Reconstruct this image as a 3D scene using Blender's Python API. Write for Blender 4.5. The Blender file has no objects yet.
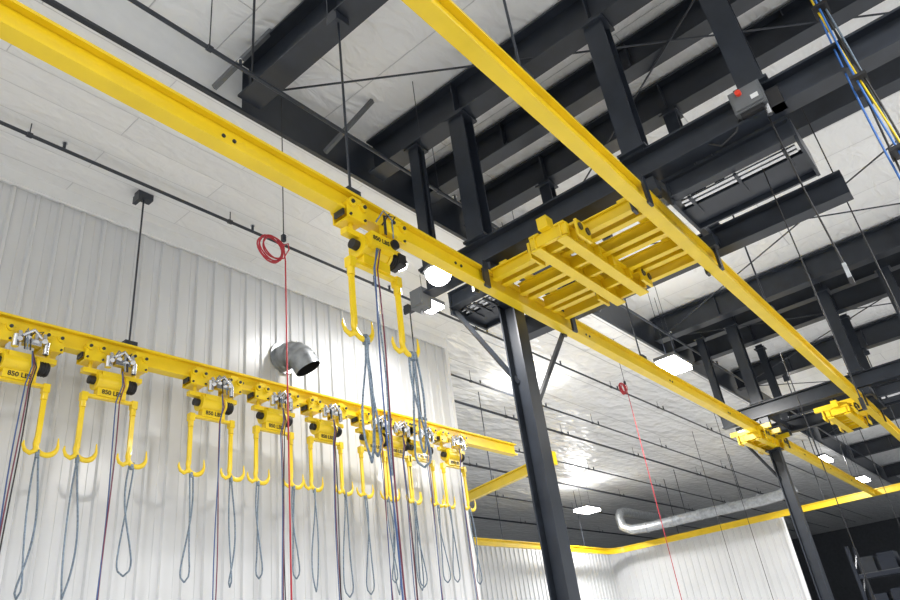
import bpy, math, random
from mathutils import Vector, Matrix
random.seed(4)
ZO = 1.6   # all coordinates below are relative to eye height (1.6 m above the floor)
sc = bpy.context.scene
sc.view_settings.view_transform = 'Standard'
sc.view_settings.look = 'None'

# ------------------------------------------------------------------ materials
def mat(name, col, rough=0.5, metal=0.0, noise=0.0, nscale=6.0, bump=0.0, bscale=20.0, coat=0.0):
    m = bpy.data.materials.new(name); m.use_nodes = True
    nt = m.node_tree; b = nt.nodes['Principled BSDF']
    b.inputs['Base Color'].default_value = (*col, 1)
    b.inputs['Roughness'].default_value = rough
    b.inputs['Metallic'].default_value = metal
    b.inputs['Coat Weight'].default_value = coat
    tc = nt.nodes.new('ShaderNodeTexCoord')
    if noise > 0:
        n = nt.nodes.new('ShaderNodeTexNoise'); n.inputs['Scale'].default_value = nscale
        n.inputs['Detail'].default_value = 5
        nt.links.new(tc.outputs['Object'], n.inputs['Vector'])
        r = nt.nodes.new('ShaderNodeValToRGB')
        r.color_ramp.elements[0].position = 0.3; r.color_ramp.elements[1].position = 0.7
        r.color_ramp.elements[0].color = (*[c*(1-noise) for c in col], 1)
        r.color_ramp.elements[1].color = (*[min(1, c*(1+noise*0.5)) for c in col], 1)
        nt.links.new(n.outputs['Fac'], r.inputs['Fac'])
        nt.links.new(r.outputs['Color'], b.inputs['Base Color'])
    if bump > 0:
        n2 = nt.nodes.new('ShaderNodeTexNoise'); n2.inputs['Scale'].default_value = bscale
        nt.links.new(tc.outputs['Object'], n2.inputs['Vector'])
        bp = nt.nodes.new('ShaderNodeBump'); bp.inputs['Strength'].default_value = bump
        nt.links.new(n2.outputs['Fac'], bp.inputs['Height'])
        nt.links.new(bp.outputs['Normal'], b.inputs['Normal'])
    return m

YEL = mat('yellow_paint', (0.88, 0.62, 0.010), 0.36, 0, 0.08, 3.0, coat=0.2)
BLK = mat('dark_steel_paint', (0.024, 0.030, 0.042), 0.36, 0, 0.25, 4.0)
GRY = mat('grey_enclosure', (0.14, 0.15, 0.16), 0.5, 0, 0.1)
CHR = mat('bright_steel', (0.70, 0.71, 0.73), 0.25, 1.0)
GAL = mat('galvanised_sheet', (0.42, 0.44, 0.46), 0.42, 0.75, 0.3, 9.0)
RED = mat('red_hose', (0.42, 0.02, 0.035), 0.45)
BLU = mat('blue_hose', (0.05, 0.10, 0.26), 0.45)
BBL = mat('bright_blue_cable', (0.04, 0.16, 0.50), 0.4)
MAR = mat('maroon_hose', (0.16, 0.03, 0.06), 0.45)
SLG = mat('braided_sling', (0.20, 0.26, 0.33), 0.45, 0.3, 0.5, 60.0)
BLC = mat('black_cable', (0.012, 0.012, 0.014), 0.5)
WHT = mat('white_sheet', (0.78, 0.79, 0.80), 0.35, 0, 0.04)
ORG = mat('red_button', (0.8, 0.05, 0.02), 0.4)
CON = mat('floor_concrete', (0.56, 0.56, 0.56), 0.5, 0, 0.15, 1.5)
DKW = mat('dark_wall_panel', (0.05, 0.055, 0.065), 0.6, 0, 0.2)
RBL = mat('rack_steel_dark', (0.010, 0.016, 0.032), 0.5)
CRT = mat('bin_dark', (0.014, 0.018, 0.028), 0.5, 0, 0.3)
WALLM = mat('wall_panel_white', (0.66, 0.67, 0.685), 0.27, 0.0, 0.06, 0.7)

def insulation(name, bw, bh, rot, rough, wr, mortar=0.018, mcol=0.45, metal=0.0, base=0.78, ws=2.4, fine=0.0):
    m = bpy.data.materials.new(name); m.use_nodes = True
    nt = m.node_tree; b = nt.nodes['Principled BSDF']
    tc = nt.nodes.new('ShaderNodeTexCoord'); mp = nt.nodes.new('ShaderNodeMapping')
    mp.inputs['Rotation'].default_value = (0, 0, rot)
    nt.links.new(tc.outputs['Object'], mp.inputs['Vector'])
    br = nt.nodes.new('ShaderNodeTexBrick')
    br.inputs['Scale'].default_value = 1.0
    br.inputs['Brick Width'].default_value = bw; br.inputs['Row Height'].default_value = bh
    br.inputs['Mortar Size'].default_value = mortar; br.inputs['Mortar Smooth'].default_value = 0.8
    br.inputs['Color1'].default_value = (base, base*1.01, base*1.02, 1)
    br.inputs['Color2'].default_value = (base*.94, base*.95, base*.96, 1)
    br.inputs['Mortar'].default_value = (mcol, mcol*1.01, mcol*1.04, 1)
    nt.links.new(mp.outputs['Vector'], br.inputs['Vector'])
    nt.links.new(br.outputs['Color'], b.inputs['Base Color'])
    b.inputs['Roughness'].default_value = rough
    b.inputs['Metallic'].default_value = metal
    mp2 = nt.nodes.new('ShaderNodeMapping'); mp2.inputs['Scale'].default_value = (1.0, 2.2, 1.0)
    mp2.inputs['Rotation'].default_value = (0, 0, rot)
    nt.links.new(tc.outputs['Object'], mp2.inputs['Vector'])
    n = nt.nodes.new('ShaderNodeTexNoise'); n.inputs['Scale'].default_value = ws
    n.inputs['Detail'].default_value = 3; n.inputs['Distortion'].default_value = 0.8
    nt.links.new(mp2.outputs['Vector'], n.inputs['Vector'])
    b1 = nt.nodes.new('ShaderNodeBump'); b1.inputs['Strength'].default_value = wr; b1.inputs['Distance'].default_value = 0.15
    nt.links.new(n.outputs['Fac'], b1.inputs['Height'])
    b2 = nt.nodes.new('ShaderNodeBump'); b2.inputs['Strength'].default_value = 0.5; b2.inputs['Distance'].default_value = 0.05
    b2.invert = True
    nt.links.new(br.outputs['Fac'], b2.inputs['Height'])
    nt.links.new(b1.outputs['Normal'], b2.inputs['Normal'])
    last = b2
    if fine > 0:
        vo = nt.nodes.new('ShaderNodeTexVoronoi'); vo.inputs['Scale'].default_value = 2.2; vo.feature = 'F1'
        nt.links.new(mp2.outputs['Vector'], vo.inputs['Vector'])
        b3 = nt.nodes.new('ShaderNodeBump'); b3.inputs['Strength'].default_value = fine; b3.inputs['Distance'].default_value = 0.10
        nt.links.new(vo.outputs['Distance'], b3.inputs['Height'])
        nt.links.new(b2.outputs['Normal'], b3.inputs['Normal']); last = b3
    nt.links.new(last.outputs['Normal'], b.inputs['Normal'])
    return m
INS_ROOF = insulation('roof_insulation', 6.0, 0.9, math.pi/2, 0.38, 0.6, 0.012, 0.62, 0.0, 0.92, 1.6)
INS_LINER = insulation('liner_insulation', 3.0, 0.42, 0, 0.45, 0.3, 0.008, 0.58, 0.0, 0.82)
INS_FOIL = insulation('foil_insulation', 12.0, 1.1, 0, 0.26, 0.6, 0.016, 0.55, 0.10, 0.94, 0.9, 0.35)

EMI = bpy.data.materials.new('led_panel'); EMI.use_nodes = True
_b = EMI.node_tree.nodes['Principled BSDF']
_b.inputs['Emission Color'].default_value = (1, 0.98, 0.95, 1); _b.inputs['Emission Strength'].default_value = 22

# ------------------------------------------------------------------ mesh builder
class MB:
    def __init__(s, name):
        s.name = name; s.v = []; s.f = []; s.mi = []; s.sm = []; s.mats = []
    def _m(s, m):
        if m not in s.mats: s.mats.append(m)
        return s.mats.index(m)
    def add(s, vs, fs, m, smooth=False):
        o = len(s.v); k = s._m(m)
        s.v += [Vector(p) for p in vs]
        for f in fs:
            s.f.append([i+o for i in f]); s.mi.append(k); s.sm.append(smooth)
    def box(s, c, d, m, rot=None):
        c = Vector(c); vs = []
        for x in (-.5, .5):
            for y in (-.5, .5):
                for z in (-.5, .5):
                    p = Vector((x*d[0], y*d[1], z*d[2]))
                    if rot is not None: p = rot @ p
                    vs.append(c+p)
        s.add(vs, [(0,1,3,2),(4,6,7,5),(0,4,5,1),(2,3,7,6),(0,2,6,4),(1,5,7,3)], m)
    def prism(s, p0, p1, prof, m, up=(0,0,1)):
        p0 = Vector(p0); p1 = Vector(p1); t = (p1-p0).normalized()
        side = t.cross(Vector(up)).normalized(); u = side.cross(t)
        n = len(prof); vs = []
        for p in (p0, p1):
            for a, b in prof: vs.append(p+side*a+u*b)
        fs = [(i, (i+1) % n, n+(i+1) % n, n+i) for i in range(n)]
        fs += [tuple(range(n))[::-1], tuple(range(n, 2*n))]
        s.add(vs, fs, m)
    def ibeam(s, p0, p1, h, w, m, tf=0.018, tw=0.012, up=(0,0,1), base=0.0):
        W = w/2; T = tw/2; b = base
        s.prism(p0, p1, [(-W,b),(W,b),(W,b+tf),(T,b+tf),(T,b+h-tf),(W,b+h-tf),(W,b+h),(-W,b+h),(-W,b+h-tf),(-T,b+h-tf),(-T,b+tf),(-W,b+tf)], m, up)
    def bar(s, p0, p1, w, h, m, up=(0,0,1)):
        s.prism(p0, p1, [(-w/2,-h/2),(w/2,-h/2),(w/2,h/2),(-w/2,h/2)], m, up)
    def tube(s, pts, r, m, seg=8, closed=False, flat=1.0):
        pts = [Vector(p) for p in pts]; n = len(pts)
        rs = r if isinstance(r, (list, tuple)) else [r]*n
        prev = None; vs = []
        for i in range(n):
            if closed: t = (pts[(i+1) % n]-pts[i-1]).normalized()
            elif i == 0: t = (pts[1]-pts[0]).normalized()
            elif i == n-1: t = (pts[-1]-pts[-2]).normalized()
            else: t = ((pts[i+1]-pts[i]).normalized()+(pts[i]-pts[i-1]).normalized()).normalized()
            if prev is None:
                a = Vector((0,1,0)) if abs(t.y) < 0.9 else Vector((1,0,0))
                nx = (a-t*a.dot(t)).normalized()
            else:
                nx = (prev-t*prev.dot(t)).normalized()
            prev = nx; ny = t.cross(nx)
            for k in range(seg):
                a = 2*math.pi*k/seg
                vs.append(pts[i]+nx*math.cos(a)*rs[i]*flat+ny*math.sin(a)*rs[i])
        fs = []
        for i in range(n if closed else n-1):
            j = (i+1) % n
            for k in range(seg):
                k2 = (k+1) % seg
                fs.append((i*seg+k, i*seg+k2, j*seg+k2, j*seg+k))
        s.add(vs, fs, m, True)
        if not closed:
            s.add([vs[k] for k in range(seg)], [tuple(range(seg))[::-1]], m)
            s.add([vs[(n-1)*seg+k] for k in range(seg)], [tuple(range(seg))], m)
    def cyl(s, p0, p1, r, m, seg=14):
        s.tube([p0, p1], r, m, seg)
    def ring(s, c, r, tr, m, turns=1):
        pts = []
        for i in range(24*turns):
            a = 2*math.pi*i/24
            off = (i/24)*tr*1.5
            rr = r*(1+0.06*math.sin(i*0.7)*(turns > 1))
            pts.append((c[0]+rr*math.cos(a), c[1]+off, c[2]+rr*math.sin(a)))
        s.tube(pts, tr, m, 6, closed=(turns == 1))
    def text(s, txt, loc, size, rot, m):
        cu = bpy.data.curves.new('t', 'FONT'); cu.body = txt; cu.size = size; cu.align_x = 'CENTER'; cu.align_y = 'CENTER'; cu.extrude = 0.0015; cu.offset = 0.0012
        ob = bpy.data.objects.new('t', cu); sc.collection.objects.link(ob)
        dg = bpy.context.evaluated_depsgraph_get(); me = ob.evaluated_get(dg).to_mesh()
        M = Matrix.Translation(loc) @ rot.to_4x4()
        s.add([M @ v.co for v in me.vertices], [tuple(p.vertices) for p in me.polygons], m)
        bpy.data.objects.remove(ob); bpy.data.curves.remove(cu)
    def done(s):
        xs = [p.x for p in s.v]; ys = [p.y for p in s.v]; zs = [p.z for p in s.v]
        o = Vector(((min(xs)+max(xs))/2, (min(ys)+max(ys))/2, min(zs)))
        me = bpy.data.meshes.new(s.name)
        me.from_pydata([p-o for p in s.v], [], s.f)
        for m in s.mats: me.materials.append(m)
        me.polygons.foreach_set('material_index', s.mi)
        me.polygons.foreach_set('use_smooth', s.sm)
        me.update()
        ob = bpy.data.objects.new(s.name, me); ob.location = o+Vector((0,0,ZO))
        sc.collection.objects.link(ob)
        return ob

FL = -ZO
TEXTROT = Matrix.Rotation(math.pi/2, 3, 'X')   # faces -Y

# ------------------------------------------------------------------ shell
def slab(name, x0, x1, y0, y1, z0, z1, m):
    b = MB(name); b.box(((x0+x1)/2, (y0+y1)/2, (z0+z1)/2), (x1-x0, y1-y0, z1-z0), m); return b.done()
slab('floor', -14, 66, -14, 30, FL-0.1, FL, CON)
LZ = 6.5; RZ = 7.3; EY = 5.65; WY = 8.5; WX = 11.1
slab('ceiling', -14, 66, -14, EY, RZ, RZ+0.1, INS_ROOF)
slab('ceiling_liner', -14, WX, EY, WY+0.6, LZ, LZ+0.08, INS_LINER)
slab('ceiling_foil', WX, 66, EY, 30, LZ, LZ+0.08, INS_FOIL)
b = MB('trim_1')
b.box(((3.9-14)/2, EY-0.01, (LZ+RZ)/2), (17.9, 0.02, RZ-LZ), WHT)
b.box(((66+3.9)/2, EY-0.01, (LZ+RZ)/2), (62.1, 0.02, RZ-LZ), BLK)
b.box((26, EY-0.03, LZ+0.01), (80, 0.06, 0.04), BLK)
b.done()

def ribbed(name, x0, x1, y0, y1, z0, z1, m, pitch=0.3, depth=0.035, along='x', sgn=-1):
    b = MB(name)
    L = (x1-x0) if along == 'x' else (y1-y0)
    n = int(L/pitch); prof = []
    for i in range(n):
        t = i*pitch
        prof += [(t, 0), (t+pitch*0.42, 0), (t+pitch*0.44, -0.006), (t+pitch*0.46, 0), (t+pitch*0.74, 0),
                 (t+pitch*0.80, depth), (t+pitch*0.93, depth), (t+pitch*0.99, 0)]
    prof.append((L, 0)); vs = []
    for z in (z0, z1):
        for t, d in prof:
            if along == 'x': vs.append((x0+t, y0+sgn*d, z))
            else: vs.append((x0+sgn*d, y0+t, z))
    N = len(prof)
    b.add(vs, [(i, i+1, N+i+1, N+i) for i in range(N-1)], m)
    return b
w = ribbed('wall_left', -14, WX, WY, WY, FL, LZ, WALLM)
w.box(((WX-14)/2, WY+0.3, (LZ+FL)/2), (WX+14, 0.58, LZ-FL), WALLM)
w.done()
t = MB('trim_2')
t.box(((WX-14)/2, WY-0.045, LZ-0.10), (WX+14, 0.09, 0.20), WHT)
t.box(((WX-14)/2, WY-0.07, LZ-0.215), (WX+14, 0.02, 0.03), WHT)
t.box((WX+0.05, WY+0.27, (LZ+FL)/2), (0.1, 0.70, LZ-FL), WHT)
t.done()
p = ribbed('wall_back', WX, 31.5, 15.9, 15.9, FL, 4.05, WALLM)
p.box(((WX+31.5)/2, 16.0, (4.05+FL)/2), (31.5-WX, 0.18, 4.05-FL), WALLM)
p.done()
p = ribbed('wall_partition', 31.5, 31.5, 8.0, 15.9, FL, 4.05, WALLM, along='y')
p.box((31.6, 11.95, (4.05+FL)/2), (0.18, 7.9, 4.05-FL), WALLM)
p.box((31.55, 8.0, (4.05+FL)/2), (0.3, 0.1, 4.05-FL), WHT)
p.done()
slab('wall_right', 65.9, 66, -14, 30, FL, RZ, DKW)
slab('wall_far', WX, 66, 29.9, 30, FL, LZ, WALLM)

# ------------------------------------------------------------------ roof beams
for i, (x, wd, h) in enumerate([(3.95,.34,.62),(6.2,.3,.6),(7.35,.26,.5),(8.45,.28,.55),(10.4,.3,.6),(16.1,.3,.6),(17.3,.26,.5),(18.6,.28,.55),(22,.3,.6),(27,.3,.6),(32,.3,.6),(38,.3,.6),(46,.3,.6)]):
    b = MB('roof_beam'); b.ibeam((x, -12, RZ-0.05-h), (x, EY-0.1, RZ-0.05-h), h, wd, BLK, 0.03, 0.02)
    for y in (-8,-4,0,1.8,3.9):
        b.box((x, y, RZ-0.05-h/2), (wd*0.9, 0.015, h-0.06), BLK)
    b.done()
# diagonal roof rods
b = MB('roof_brace_rods')
for x0, x1 in ((-2, 3.95), (3.95, 10.4), (10.4, 16.1), (16.1, 22), (22, 32)):
    b.tube([(x0, 5.5, 6.75), (x1, -3, 6.75)], 0.014, BLK, 6)
    b.tube([(x0, -3, 6.72), (x1, 5.5, 6.72)], 0.014, BLK, 6)
for x in (3.45, 5.2, 9.4, 13):
    b.bar((x, 5.55, 6.55), (x+0.35, 4.9, 7.28), 0.06, 0.05, GRY)
b.done()

# ------------------------------------------------------------------ rails
RH = 0.24; RB = 3.88
YC = 7.86
def ya(x): return 3.74+0.018*x
def yb(x): return 1.765+0.007*x
def railx(name, y, x0, x1, hang, top):
    f = y if callable(y) else (lambda x: y)
    b = MB(name); b.ibeam((x0, f(x0), RB), (x1, f(x1), RB), RH, 0.135, YEL, 0.028, 0.02)
    for x in hang:
        yy = f(x)
        b.box((x, yy, RB+RH+0.03), (0.16, 0.12, 0.06), BLK)
        b.cyl((x, yy, RB+RH), (x, yy, top-0.1), 0.013, BLK, 8)
        b.box((x, yy, top-0.05), (0.22, 0.12, 0.10), BLK)
        b.box((x-0.1, yy-0.02, top-0.13), (0.05, 0.16, 0.12), BLK)
    for k in range(int((x1-x0)/3)):
        x = x0+1.5+3*k; yy = f(x)
        for sx in (-0.05, 0.05):
            b.cyl((x+sx, yy-0.02, RB+RH/2), (x+sx, yy+0.02, RB+RH/2), 0.018, BLK, 8)
    return b
railx('crane_rail_yellow', ya, -8, 30.4, (-2, 3.87, 10.4, 22, 27), 6.62).done()
railx('crane_rail_yellow', yb, -8, 30.4, (-2, 3.87, 10.4, 22, 27), 6.62).done()
railx('crane_rail_yellow', YC, -8, 12.3, (-2, 3.87, 9.4), LZ).done()
b = MB('crane_rail_yellow')
b.ibeam((14.75, 11.2, RB), (13.7, 7.8, RB), RH, 0.135, YEL, 0.028, 0.02)
b.box((13.7, 7.8, RB+0.12), (0.2, 0.12, 0.3), YEL)
b.cyl((14.4, 10, RB+RH), (14.4, 10, LZ), 0.013, BLK, 8)
b.done()
b = MB('perimeter_rail_yellow')
b.ibeam((11.6, 15.2, RB), (29.8, 15.2, RB), RH, 0.13, YEL, 0.028, 0.02)
cp = [(29.8+0.7*math.sin(a), 14.5+0.7*math.cos(a), RB) for a in [k*math.pi/16 for k in range(9)]]
for a, c in zip(cp[:-1], cp[1:]): b.ibeam(a, c, RH, 0.13, YEL, 0.028, 0.02)
b.ibeam((30.5, 14.5, RB), (30.5, -8, RB), RH, 0.13, YEL, 0.028, 0.02)
for y in (12, 6, 0): b.cyl((30.5, y, RB+RH), (30.5, y, LZ if y > EY else RZ), 0.015, BLK, 6)
for x in (16, 22, 28): b.cyl((x, 15.2, RB+RH), (x, 15.2, LZ), 0.015, BLK, 6)
b.done()

# ------------------------------------------------------------------ crane support structure + transfer bridge
def structure(o, first=True):
    YA = ya(o+6.9); YB = yb(o+6.9)
    b = MB('crane_support_frame')
    RBm = 4.30
    for x in (6.2, 8.4):
        b.ibeam((o+x, -2.5 if x == 6.2 else 0.2, RBm), (o+x, 4.85, RBm), 0.32, 0.22, BLK, 0.025, 0.018)
        posts = [(3.92, .24), (1.78, .24), (0.5, .24), (4.74, .16)] if x == 6.2 else [(3.92, .18), (1.78, .18)]
        for y, wd in posts:
            b.ibeam((o+x, y, RBm+0.3), (o+x, y, 6.72), wd, wd, BLK, 0.02, 0.014, up=(1,0,0), base=-wd/2)
            b.box((o+x, y, RBm+0.335), (wd+0.1, wd+0.08, 0.03), BLK)
            b.box((o+x, y, 6.62), (wd+0.1, wd+0.08, 0.03), BLK)
            for s in (-1, 1):
                for k in (-1, 1): b.cyl((o+x+s*0.09, y+k*0.09, RBm+0.34), (o+x+s*0.09, y+k*0.09, RBm+0.39), 0.015, CHR, 6)
    for y in (3.92, 1.78):
        b.bar((o+6.2, y, RBm+0.16), (o+8.4, y, RBm+0.16), 0.07, 0.12, BLK)
        for x in (6.2, 7.85):
            b.box((o+x, y, 4.2), (0.14, 0.22, 0.16), BLK)
        yy = YA if y > 3 else YB
        for x in (5.95, 7.92):
            for s in (-1, 1):
                b.box((o+x, yy+s*0.085, RB+0.12), (0.10, 0.03, 0.30), BLK)
            b.box((o+x, yy, RB+0.29), (0.10, 0.2, 0.05), BLK)
    # lower trays: two channels with end plates, enclosed bright tubes
    for x in (6.36, 7.0):
        b.ibeam((o+x, 0.35, 4.05), (o+x, 1.62, 4.05), 0.22, 0.12, BLK, 0.015, 0.012)
        b.ibeam((o+x, 4.02, 4.05), (o+x, 4.62, 4.05), 0.22, 0.12, BLK, 0.015, 0.012)
    for y0, y1 in ((0.35, 1.62), (4.02, 4.62)):
        b.box((o+7.06, (y0+y1)/2, 4.13), (0.03, y1-y0, 0.30), BLK)
        b.box((o+6.70, y0, 4.12), (0.74, 0.03, 0.30), BLK)
        b.box((o+6.70, y1, 4.12), (0.74, 0.03, 0.30), BLK)
        b.box((o+6.83, (y0+y1)/2, 4.04), (0.40, y1-y0, 0.02), BLK)
        for k in range(2):
            x = 6.50+0.08*k
            b.cyl((o+x, y0+0.05, 4.06), (o+x, y1-0.05, 4.06), 0.022, CHR, 10)
        for yy in (y0+0.15, (y0+y1)/2, y1-0.15): b.box((o+6.62, yy, 4.03), (0.40, 0.03, 0.03), BLK)
    b.done()
    # column
    ct = 4.04 if first else 3.68
    c = MB('support_column')
    c.ibeam((o+6.87, 4.08, FL), (o+6.87, 4.08, ct), 0.23, 0.23, BLK, 0.02, 0.014, up=(0,1,0), base=-0.115)
    c.box((o+6.87, 4.08, FL+0.015), (0.42, 0.42, 0.03), BLK)
    c.box((o+6.87, 4.08, ct-0.01), (0.34, 0.34, 0.03), BLK)
    c.bar((o+6.87, 4.16, 3.0), (o+6.4, 4.62, 4.05), 0.05, 0.05, BLK)
    if first: c.bar((o+6.95, 4.08, 2.6), (o+8.2, 3.95, 4.25), 0.05, 0.05, BLK)
    c.done()
    def carriage(y, yc, x0, x1, zb):
        for yy in (yc-0.16, yc+0.16):
            y.ibeam((o+x0, yy, zb), (o+x1, yy, zb), 0.20, 0.12, YEL, 0.022, 0.014)
        for x in (x0+.05, x0+.25, x0+.75, (x0+x1)/2+.1, x1-.45, x1-.06):
            y.box((o+x, yc, zb+.12), (0.05, 0.46, 0.14), YEL)
        for x in (x0+.25, x1-.2):
            y.box((o+x, yc, zb+.23), (0.14, 0.60, 0.03), YEL)
            for s in (-1, 1):
                y.box((o+x, yc+s*.30, zb+.12), (0.28, 0.03, 0.20), YEL)
                for k in (-1, 1):
                    y.cyl((o+x+k*.08, yc+s*.33, zb+.14), (o+x+k*.08, yc+s*.30, zb+.14), 0.045, BLK)
        y.box((o+x0+.02, yc, zb+.26), (0.14, 0.12, 0.14), YEL)
    if first:
        y = MB('transfer_bridge_yellow')
        for k, x in enumerate((6.12, 6.30, 6.68, 6.86, 7.24, 7.42, 7.74)):
            y.ibeam((o+x, YB+0.08, 3.99), (o+x, YA-0.08, 3.99), 0.15, 0.085, YEL, 0.014, 0.010)
        for yy in (2.05, 3.60):
            y.box((o+6.95, yy, 4.15), (1.75, 0.10, 0.03), YEL)
        carriage(y, 2.80, 5.72, 7.68, 3.83)
        y.done()
    else:
        for yc in (YA+0.10, 2.32):
            y = MB('transfer_carriage_yellow')
            carriage(y, yc, 5.5, 7.3, 3.70)
            for x in (5.7, 6.4, 7.1):
                y.box((o+x, yc, 3.98), (0.09, 0.9, 0.10), YEL)
            y.done()
structure(0); structure(10.6, False)

# motors / control enclosures
b = MB('crane_control_box')
b.box((6.12, 0.57, 4.50), (0.20, 0.30, 0.26), GRY); b.box((6.01, 0.57, 4.50), (0.02, 0.26, 0.22), GRY)
b.cyl((6.0, 0.62, 4.56), (5.96, 0.62, 4.56), 0.028, ORG); b.box((6.12, 0.57, 4.35), (0.16, 0.22, 0.05), BLC)
b.box((6.15, 0.36, 4.40), (0.14, 0.12, 0.2), BLC); b.cyl((6.1, .45, 4.36), (6.1, .45, 4.25), .03, CHR)
b.box((6.0, 0.50, 4.46), (0.01, 0.07, 0.05), WHT)
b.tube([(6.12,.7,4.4),(6.1,.78,4.25),(6.12,.95,4.2),(6.15,1.1,4.35)], .012, BLC)
b.done()
b = MB('junction_box')
b.box((6.15, 4.94, 4.26), (0.18, 0.20, 0.26), GRY); b.box((6.05, 4.94, 4.26), (0.02, 0.16, 0.22), GRY)
b.cyl((6.15, 4.94, 4.15), (6.15, 4.94, 4.06), 0.02, CHR)
b.done()

# ------------------------------------------------------------------ hoists
def hook(b, x, y, zt, zb):
    b.bar((x, y, zt), (x, y, zb+0.12), 0.055, 0.026, YEL, up=(0,1,0))
    b.cyl((x, y, zt-0.02), (x, y, zt-0.10), 0.037, YEL, 10)
    r = 0.115; cx = x+r-0.012; pts = []; rs = []
    for k in range(13):
        a = math.pi + k*math.pi*1.05/12
        pts.append((cx+r*math.cos(a), y, zb+r+r*math.sin(a))); rs.append(0.031 if k < 9 else 0.031-0.004*(k-8))
    pts.append((pts[-1][0]-0.004, y, pts[-1][2]+0.07)); rs.append(0.008)
    b.tube([(x, y, zb+0.22)]+pts, [0.028]+rs, YEL, 8, flat=0.6)
    pts = [(x, y, zb+0.12), (x-0.01, y, zb+0.035), (x-0.06, y, zb+0.005), (x-0.11, y, zb+0.03), (x-0.135, y, zb+0.085), (x-0.13, y, zb+0.13)]
    b.tube(pts, [0.030,0.030,0.028,0.024,0.018,0.008], YEL, 8, flat=0.6)

def sling(b, x, y, z0, L, ph, wdt=0.05):
    pts = []; N = 24; tw = 2.2+1.2*math.sin(ph*3)
    for side in (1, -1):
        rng = range(N+1) if side == 1 else range(N, -1, -1)
        for k in rng:
            t = k/N
            env = wdt*(0.35+0.9*t)*math.sqrt(max(0, 1-max(0, (t-0.86)/0.14)**2))
            sx = side*env*math.cos(t*tw+ph)
            pts.append((x+sx+0.02*math.sin(t*5+ph), y+side*env*0.8*math.sin(t*tw+ph), z0-L*t))
    b.tube(pts, 0.0105, SLG, 6, closed=True)
    b.cyl((x+0.02*math.sin(ph), y, z0-0.02), (x+0.02*math.sin(ph), y, z0-0.08), 0.024, SLG, 8)

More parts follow.
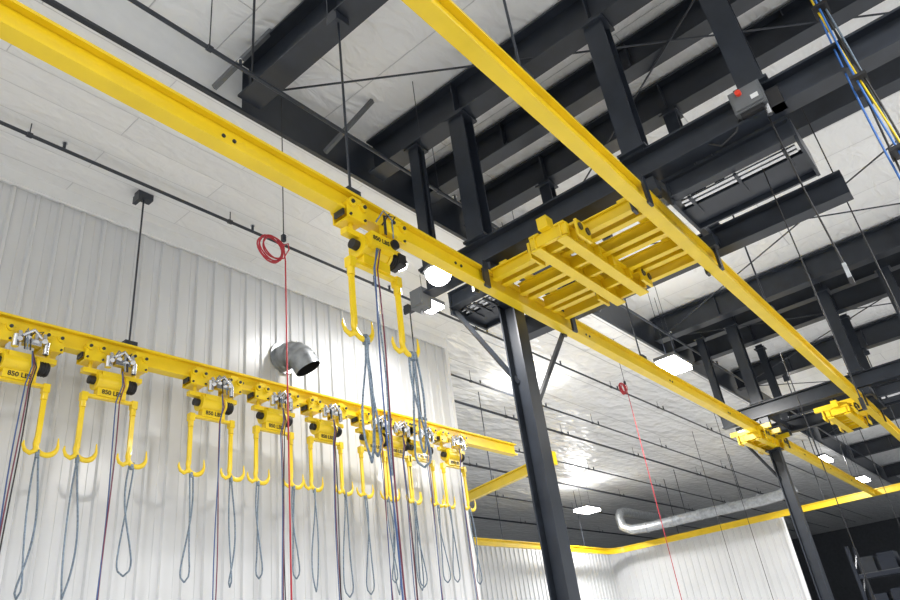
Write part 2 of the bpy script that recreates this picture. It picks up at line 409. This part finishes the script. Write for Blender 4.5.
def hoist(x, y, big=False, seed=0):
    rnd = random.Random(seed)
    b = MB('trolley_hoist')
    zb = RB
    for s in (-1, 1):
        tx = x+s*0.27
        for sy in (-1, 1):
            b.box((tx, y+sy*0.095, zb+0.0), (0.24, 0.014, 0.20), YEL)
            b.box((tx, y+sy*0.10, zb+0.11), (0.12, 0.02, 0.07), YEL)
            for k in (-1, 1):
                b.cyl((tx+k*0.075, y+sy*0.03, zb+0.065), (tx+k*0.075, y+sy*0.13, zb+0.065), 0.045, YEL, 14)
                b.cyl((tx+k*0.075, y+sy*0.13, zb+0.065), (tx+k*0.075, y+sy*0.145, zb+0.065), 0.02, BLK, 8)
                b.cyl((tx+k*0.09, y+sy*0.10, zb-0.07), (tx+k*0.09, y+sy*0.12, zb-0.07), 0.014, BLK, 6)
        b.box((tx, y, zb-0.085), (0.20, 0.21, 0.02), YEL)
        b.cyl((tx, y, zb-0.08), (tx, y, zb-0.20), 0.025, YEL, 10)
        b.box((tx+s*0.13, y, zb-0.02), (0.02, 0.12, 0.08), BLK)
    b.bar((x-0.36, y, zb-0.20), (x+0.36, y, zb-0.20), 0.08, 0.06, YEL)
    b.cyl((x-0.17, y, zb-0.30), (x+0.13, y, zb-0.30), 0.10, YEL, 20)
    b.box((x-0.02, y, zb-0.24), (0.26, 0.17, 0.10), YEL)
    b.cyl((x-0.20, y, zb-0.30), (x-0.17, y, zb-0.30), 0.115, YEL, 20)
    b.cyl((x+0.13, y, zb-0.30), (x+0.16, y, zb-0.30), 0.115, YEL, 20)
    b.cyl((x+0.16, y, zb-0.30), (x+0.29, y, zb-0.30), 0.075, BLC, 16)
    for k in range(4): b.cyl((x+0.18+0.028*k, y, zb-0.30), (x+0.19+0.028*k, y, zb-0.30), 0.085, BLC, 16)
    b.cyl((x-0.20, y, zb-0.30), (x-0.27, y, zb-0.30), 0.05, BLC, 12)
    # air valve manifold hung off the front of the hoist
    dy = -0.17
    if not big:
        b.box((x+0.02, y+dy, zb-0.10), (0.18, 0.08, 0.07), CHR)
        for k in range(4):
            xx = x-0.12+0.085*k
            b.cyl((xx, y+dy-0.05, zb-0.10+0.03*(k % 2)), (xx+0.02, y+dy+0.03, zb+0.01+0.02*(k % 2)), 0.030, CHR, 10)
        b.cyl((x-0.14, y+dy, zb-0.18), (x-0.14, y+dy, zb-0.04), 0.038, CHR, 12)
        b.cyl((x+0.18, y+dy, zb-0.20), (x+0.18, y+dy, zb-0.06), 0.030, CHR, 12)
        b.tube([(x-.1, y+dy-.06, zb-.06), (x, y+dy-.09, zb+.02), (x+.1, y+dy-.06, zb-.05)], .018, CHR, 8)
    else:
        b.box((x+0.36, y+0.02, zb-0.26), (0.10, 0.16, 0.12), BLC)
        b.box((x-0.02, y-0.13, zb-0.27), (0.30, 0.08, 0.14), YEL)
        b.box((x+0.08, y-0.16, zb-0.10), (0.16, 0.10, 0.12), YEL)
        b.cyl((x+.12, y-.2, zb-.25), (x+.12, y-.16, zb-.25), .05, BLC)
        b.text('850 LBS', (x-0.05, y-0.172, zb-0.27), 0.065, TEXTROT, BLC)
    for k in range(3):
        a = rnd.uniform(-.1, .1)
        b.tube([(x-0.1+.08*k, y+dy, zb-.08), (x-0.06+.08*k, y+dy-.07, zb+.03), (x+a, y+dy-.06, zb-.02), (x+a+.03, y+dy-.03, zb-.2)], .008, BLC if k else SLG, 6)
    b.box((x, y, zb-0.44), (0.34, 0.10, 0.10), YEL)
    if not big:
        b.text('850 LBS', (x, y-0.053, zb-0.44), 0.075, TEXTROT, BLC)
    b.bar((x-0.31, y, zb-0.50), (x+0.31, y, zb-0.50), 0.06, 0.035, YEL)
    for s in (-1, 1):
        b.box((x+s*0.30, y, zb-0.52), (0.07, 0.08, 0.10), YEL)
        b.cyl((x+s*0.15, y, zb-0.22), (x+s*0.15, y, zb-0.42), 0.010, CHR, 6)
        hook(b, x+s*0.30, y, zb-0.55, 2.62)
        for k in range(2 if big else 1):
            sling(b, x+s*0.30+(0.10 if big else 0.04)+0.035*k, y-0.015*k, 2.66, rnd.uniform(1.25, 1.5) if not big else rnd.uniform(0.95, 1.15), rnd.uniform(0, 6), rnd.uniform(.045, .07))
    cols = [BLU, MAR] + ([BLC] if rnd.random() < .6 else [])
    if big: cols = [BLU, SLG, MAR]
    for k, cm in enumerate(cols):
        xx = x+0.05+0.022*k-(0.16 if big else 0); ph = rnd.uniform(0, 6)
        pts = [(x+0.05, y-0.15, zb-0.18), (xx+0.03, y-0.13, zb-0.35)]
        for q in range(14):
            t = q/13
            pts.append((xx+0.015*math.sin(t*7+ph), y-0.10+0.015*math.cos(t*6+ph), zb-0.55-t*(3.4 if k != 1 or not big else 1.9)))
        b.tube(pts, 0.0075, cm, 6)
    b.done()
for i, x in enumerate((1.55, 2.68, 3.70, 5.08, 6.09, 7.06, 8.10, 8.62, 9.25, 10.15)):
    hoist(x, YC, seed=i+3)
hoist(4.11, ya(4.11), big=True, seed=77)

# ------------------------------------------------------------------ services
def pipe(name, y, z, x0, x1, r, ctr, roofz):
    b = MB(name); b.cyl((x0, y, z), (x1, y, z), r, BLK, 10)
    for x in ctr:
        b.cyl((x, y, z), (x, y, roofz), 0.007, BLK, 6); b.cyl((x-0.03, y, z), (x+0.03, y, z), r+0.012, BLK, 10)
        b.cyl((x+0.4, y, z), (x+0.4, y, z+0.10), 0.02, BLK, 8); b.cyl((x+0.4, y, z+0.10), (x+0.4, y, z+0.12), 0.035, CHR, 8)
    return b
pipe('sprinkler_pipe', 7.45, 6.32, -8, 40, 0.024, [-3,0,2.2,5,8,11,14,17,20,24], LZ).done()
pipe('sprinkler_pipe', 4.95, 6.38, -8, 40, 0.026, [-3,0,3,6.9,9,12,15,18,21,24], RZ).done()
for y, r in ((9.2, .025), (10.3, .035), (12.2, .025), (14.0, .04), (16.5, .03), (19.5, .04), (23, .04)):
    pipe('conduit_pipe', y, 6.2, 11.4, 60, r, [13,16,19,24,30,38], LZ-0.005).done()

def airdrop(x, y, ztop, zc, zend, r):
    b = MB('air_hose_drop')
    b.cyl((x-0.02, y, ztop), (x-0.02, y, zc+r), 0.006, BLC, 6)
    b.ring((x-0.17, y, zc), r, 0.008, RED, turns=4)
    b.ring((x-0.15, y-0.01, zc+0.01), r*0.85, 0.008, RED, turns=2)
    b.tube([(x-0.1, y, zc-r*0.8), (x-0.02, y, zc-r*0.5), (x+0.05, y, zc+r*0.4), (x+0.04, y, zc+r*0.9), (x-0.02, y, zc+r*0.6), (x, y, zc-0.1), (x, y, zc-1), (x+0.01, y, zend)], 0.008, RED, 6)
    b.box((x-0.02, y, zc+r+0.03), (0.04, 0.04, 0.08), BLK)
    b.done()
airdrop(4.04, 5.0, 6.36, 4.15, -0.8, 0.15)
airdrop(14.5, 6.0, 6.48, 5.2, -0.6, 0.13)

b = MB('exhaust_vent_elbow')
vx, vz = 6.78, 4.94
cpts = [(vx, WY, vz), (vx, WY-0.16, vz)]
for k in range(1, 6):
    a = k*math.pi*0.45/5
    cpts.append((vx+0.12*(1-math.cos(a)), WY-0.16-0.30*math.sin(a), vz-0.30*(1-math.cos(a))))
d = (Vector(cpts[-1])-Vector(cpts[-2])).normalized()*0.08
cpts.append(tuple(Vector(cpts[-1])+d))
def shell(b, pts, r, m, seg=20):
    b.tube(pts, r, m, seg)
    del b.f[-1]; del b.mi[-1]; del b.sm[-1]
shell(b, cpts, 0.215, GAL)
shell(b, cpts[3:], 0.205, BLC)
for i in (1, 2, 3, 4, 5, 6):
    c0 = Vector(cpts[i]); d = (Vector(cpts[i+1])-c0).normalized()*0.012
    b.tube([c0-d, c0+d], 0.225, GAL, 20)
    del b.f[-2:]; del b.mi[-2:]; del b.sm[-2:]
b.tube([(vx, WY-0.02, vz), (vx, WY-0.045, vz)], 0.28, GAL, 20)
b.done()

b = MB('ventilation_duct')
P = [(29.3, 6.6, 4.65), (29.3, 7.2, 4.5), (29.3, 8.0, 4.47), (29.3, 10.5, 4.5), (29.3, 12.8, 4.5), (29.25, 13.5, 4.55), (29.2, 13.85, 4.75), (29.2, 13.9, 5.15), (29.4, 13.9, 5.35), (29.8, 13.9, 5.42), (36, 13.9, 5.42)]
b.tube(P, 0.2, GAL, 16)
for y in (8.0, 9.2, 10.4, 11.6, 12.8): b.cyl((29.3, y-0.03, 4.5), (29.3, y+0.03, 4.5), 0.225, GAL, 16)
for y in (8.6, 11): b.cyl((29.3, y, 4.7), (29.3, y, LZ), 0.015, BLK, 6)
b.done()

# pendant and festoon cables
b = MB('pendant_cable')
b.tube([(6.2, 0.48, 4.3), (6.21, 0.46, 3.4), (6.2, 0.42, 2.62)], 0.008, BLC, 6)
b.box((6.2, 0.42, 2.55), (0.035, 0.03, 0.14), GAL); b.box((6.2, 0.42, 2.45), (0.04, 0.035, 0.06), BLC)
b.done()
b = MB('lifting_chain')
b.tube([(6.6, 0.75, 4.1), (6.6, 0.75, 1.6)], 0.006, BLC, 6)
b.box((6.6, .75, 1.56), (.05,.03,.1), BLC); b.done()
b = MB('festoon_cable_bundle')
for k, cm in enumerate((BBL, YEL, BLC, SLG, BLC, BBL)):
    ph = k*1.1; pts = []
    for q in range(16):
        t = q/15
        pts.append((6.0+0.03*k+0.03*math.sin(3*t+ph), -0.32+0.05*math.sin(4*t+ph)+0.012*k, 5.9-4.2*t))
    b.tube(pts, 0.009, cm, 6)
for z in (5.0, 4.1, 3.3): b.box((6.07, -0.29, z), (0.2, 0.13, 0.03), BLC)
b.cyl((6.07, -0.3, 5.9), (6.07, -0.3, 6.65), 0.02, BLK, 8)
b.done()
b = MB('hanging_cables')
for (x, y, z0, z1) in ((12, 2.2, 4.0, 0.2), (9.2, 0.3, 6.9, 1.0), (19.5, 2.5, 5.5, -0.5), (9, 5.2, 6.9, -0.6), (21, 6.2, 6.4, -0.5), (24, 8, 6.4, 0)):
    b.cyl((x, y, z0), (x, y, z1), 0.008, BLC, 6); b.box((x, y, z1), (0.04,0.04,0.12), BLC)
b.done()

# pallet rack, lower right
b = MB('pallet_rack')
rx = 25.5
for y in (-0.5, 2.2, 4.9):
    for x in (rx, rx+1.1):
        b.box((x, y, (2.0+FL)/2), (0.1, 0.1, 2.0-FL), RBL)
    for k in range(5): b.bar((rx, y, FL+0.2+0.65*k), (rx+1.1, y, FL+0.8+0.65*k), .04, .04, RBL)
for z in (FL+0.9, 0.2, 1.1):
    for x in (rx, rx+1.1): b.box((x, 2.2, z), (0.06, 5.4, 0.12), RBL)
    b.box((rx+.55, 2.2, z+.07), (1.1, 5.3, .02), GRY)
    for k in range(9):
        hh = random.uniform(.3, .6)
        b.box((rx+.5, -0.1+0.58*k, z+.08+hh/2), (.8, .45, hh), random.choice([CRT, BLC, RBL, BLK]))
b.done()

# ------------------------------------------------------------------ light fixtures
def highbay(x, y, z, L=0.9, W=0.35, power=350, top=None, lens=0.05, dome=False, up=0):
    top = top if top is not None else (LZ if y > EY else RZ)
    b = MB('high_bay_light')
    if dome:
        n = 20; R = L/2; vs = []; fs = []
        for i in range(6):
            a = i/5*math.pi/2
            for k in range(n):
                q = 2*math.pi*k/n
                vs.append((x+R*0.92*math.cos(a)*math.cos(q), y+R*0.92*math.cos(a)*math.sin(q), z-lens*math.sin(a)))
        for i in range(5):
            for k in range(n): fs.append((i*n+k, (i+1)*n+k, (i+1)*n+(k+1) % n, i*n+(k+1) % n))
        b.add(vs, fs, EMI, True)
        b.cyl((x, y, z), (x, y, z+0.04), R, GRY, 20); b.cyl((x, y, z+.04), (x, y, z+0.12), R*.5, GRY, 16)
        b.cyl((x, y, z+.1), (x, y, top), 0.006, BLK, 6)
    else:
        b.box((x, y, z+0.05), (L, W, 0.07), GRY)
        b.box((x, y, z+0.10), (L*0.5, W*0.5, 0.05), GRY)
        b.box((x, y, z+0.014-lens/2), (L*0.94, W*0.9, lens), EMI)
        for s in (-1, 1): b.cyl((x+s*L*0.3, y, z+0.1), (x+s*L*0.3, y, top), 0.006, BLK, 6)
    ob = b.done()
    def src(nm, en, dz, flip):
        li = bpy.data.lights.new(nm, 'AREA'); li.shape = 'RECTANGLE'; li.size = L*0.9; li.size_y = W*0.85
        li.energy = en; li.color = (1.0, 0.985, 0.965)
        lo = bpy.data.objects.new(nm, li); sc.collection.objects.link(lo)
        lo.parent = ob; lo.location = (0, 0, dz)
        if flip: lo.rotation_euler = (math.pi, 0, 0)
    src('led_source', power, -0.012, False)
    if up: src('added_uplight', up, z+0.16-(ob.location.z-ZO), True)  # upward source added to brighten the ceiling above the fixture
PW = 370
highbay(5.72, 4.28, 4.20, .34, .34, 100, lens=.17, dome=True)
highbay(13.6, 4.5, 5.05, .95, .45, PW, lens=.08, up=25)
highbay(7.75, 6.6, 6.2, .3, .3, 60, lens=.08, dome=True)
highbay(26.8, 14.1, 5.35, 1.2, .7, PW, lens=.10, up=60)
highbay(14.8, 8.75, 5.75, .55, .3, 200, lens=.05, up=45)  # added fixture, hidden behind the column, to put glare on the foil
highbay(8.8, 6.9, 5.9, .5, .35, 110, lens=.05)
for (x, y, z, L, W) in ((33.5, 5.0, 5.0, 1.2, .6), (27.5, 5.0, 5.05, 1.2, .5),
                     (-2.5, -1, 5.6, 1, .5), (4.5, -3.5, 5.6, 1, .5), (13, -3.5, 5.6, 1, .5), (20.5, -2, 5.6, 1, .5)):  # this row: unseen fixtures added outside the view to light the hall
    highbay(x, y, z, L, W, PW, lens=.08, up=20)
highbay(-2.5, 4.6, 5.6, 1, .5, 260, lens=.08)  # unseen fixture, added to light the left wall

# world: soft grey hall light entering from the open side behind the viewer
wd = bpy.data.worlds.new('world'); sc.world = wd; wd.use_nodes = True
bg = wd.node_tree.nodes['Background']; bg.inputs['Color'].default_value = (0.90, 0.95, 1.0, 1); bg.inputs['Strength'].default_value = 0.98

# ------------------------------------------------------------------ camera
cam = bpy.data.cameras.new('camera'); co = bpy.data.objects.new('camera', cam); sc.collection.objects.link(co)
cam.lens = 28.0; cam.sensor_width = 36; cam.clip_end = 300
X = Vector((625,-288,-700)).normalized(); Z = Vector((-185,1300,-700)); Z = (Z-X*Z.dot(X)).normalized(); Y = Z.cross(X)
M = Matrix((( X.x, X.y, X.z), (Y.x, Y.y, Y.z), (Z.x, Z.y, Z.z)))
M4 = M.to_4x4(); M4.translation = Vector((0, 0, ZO)); co.matrix_world = M4
sc.camera = co
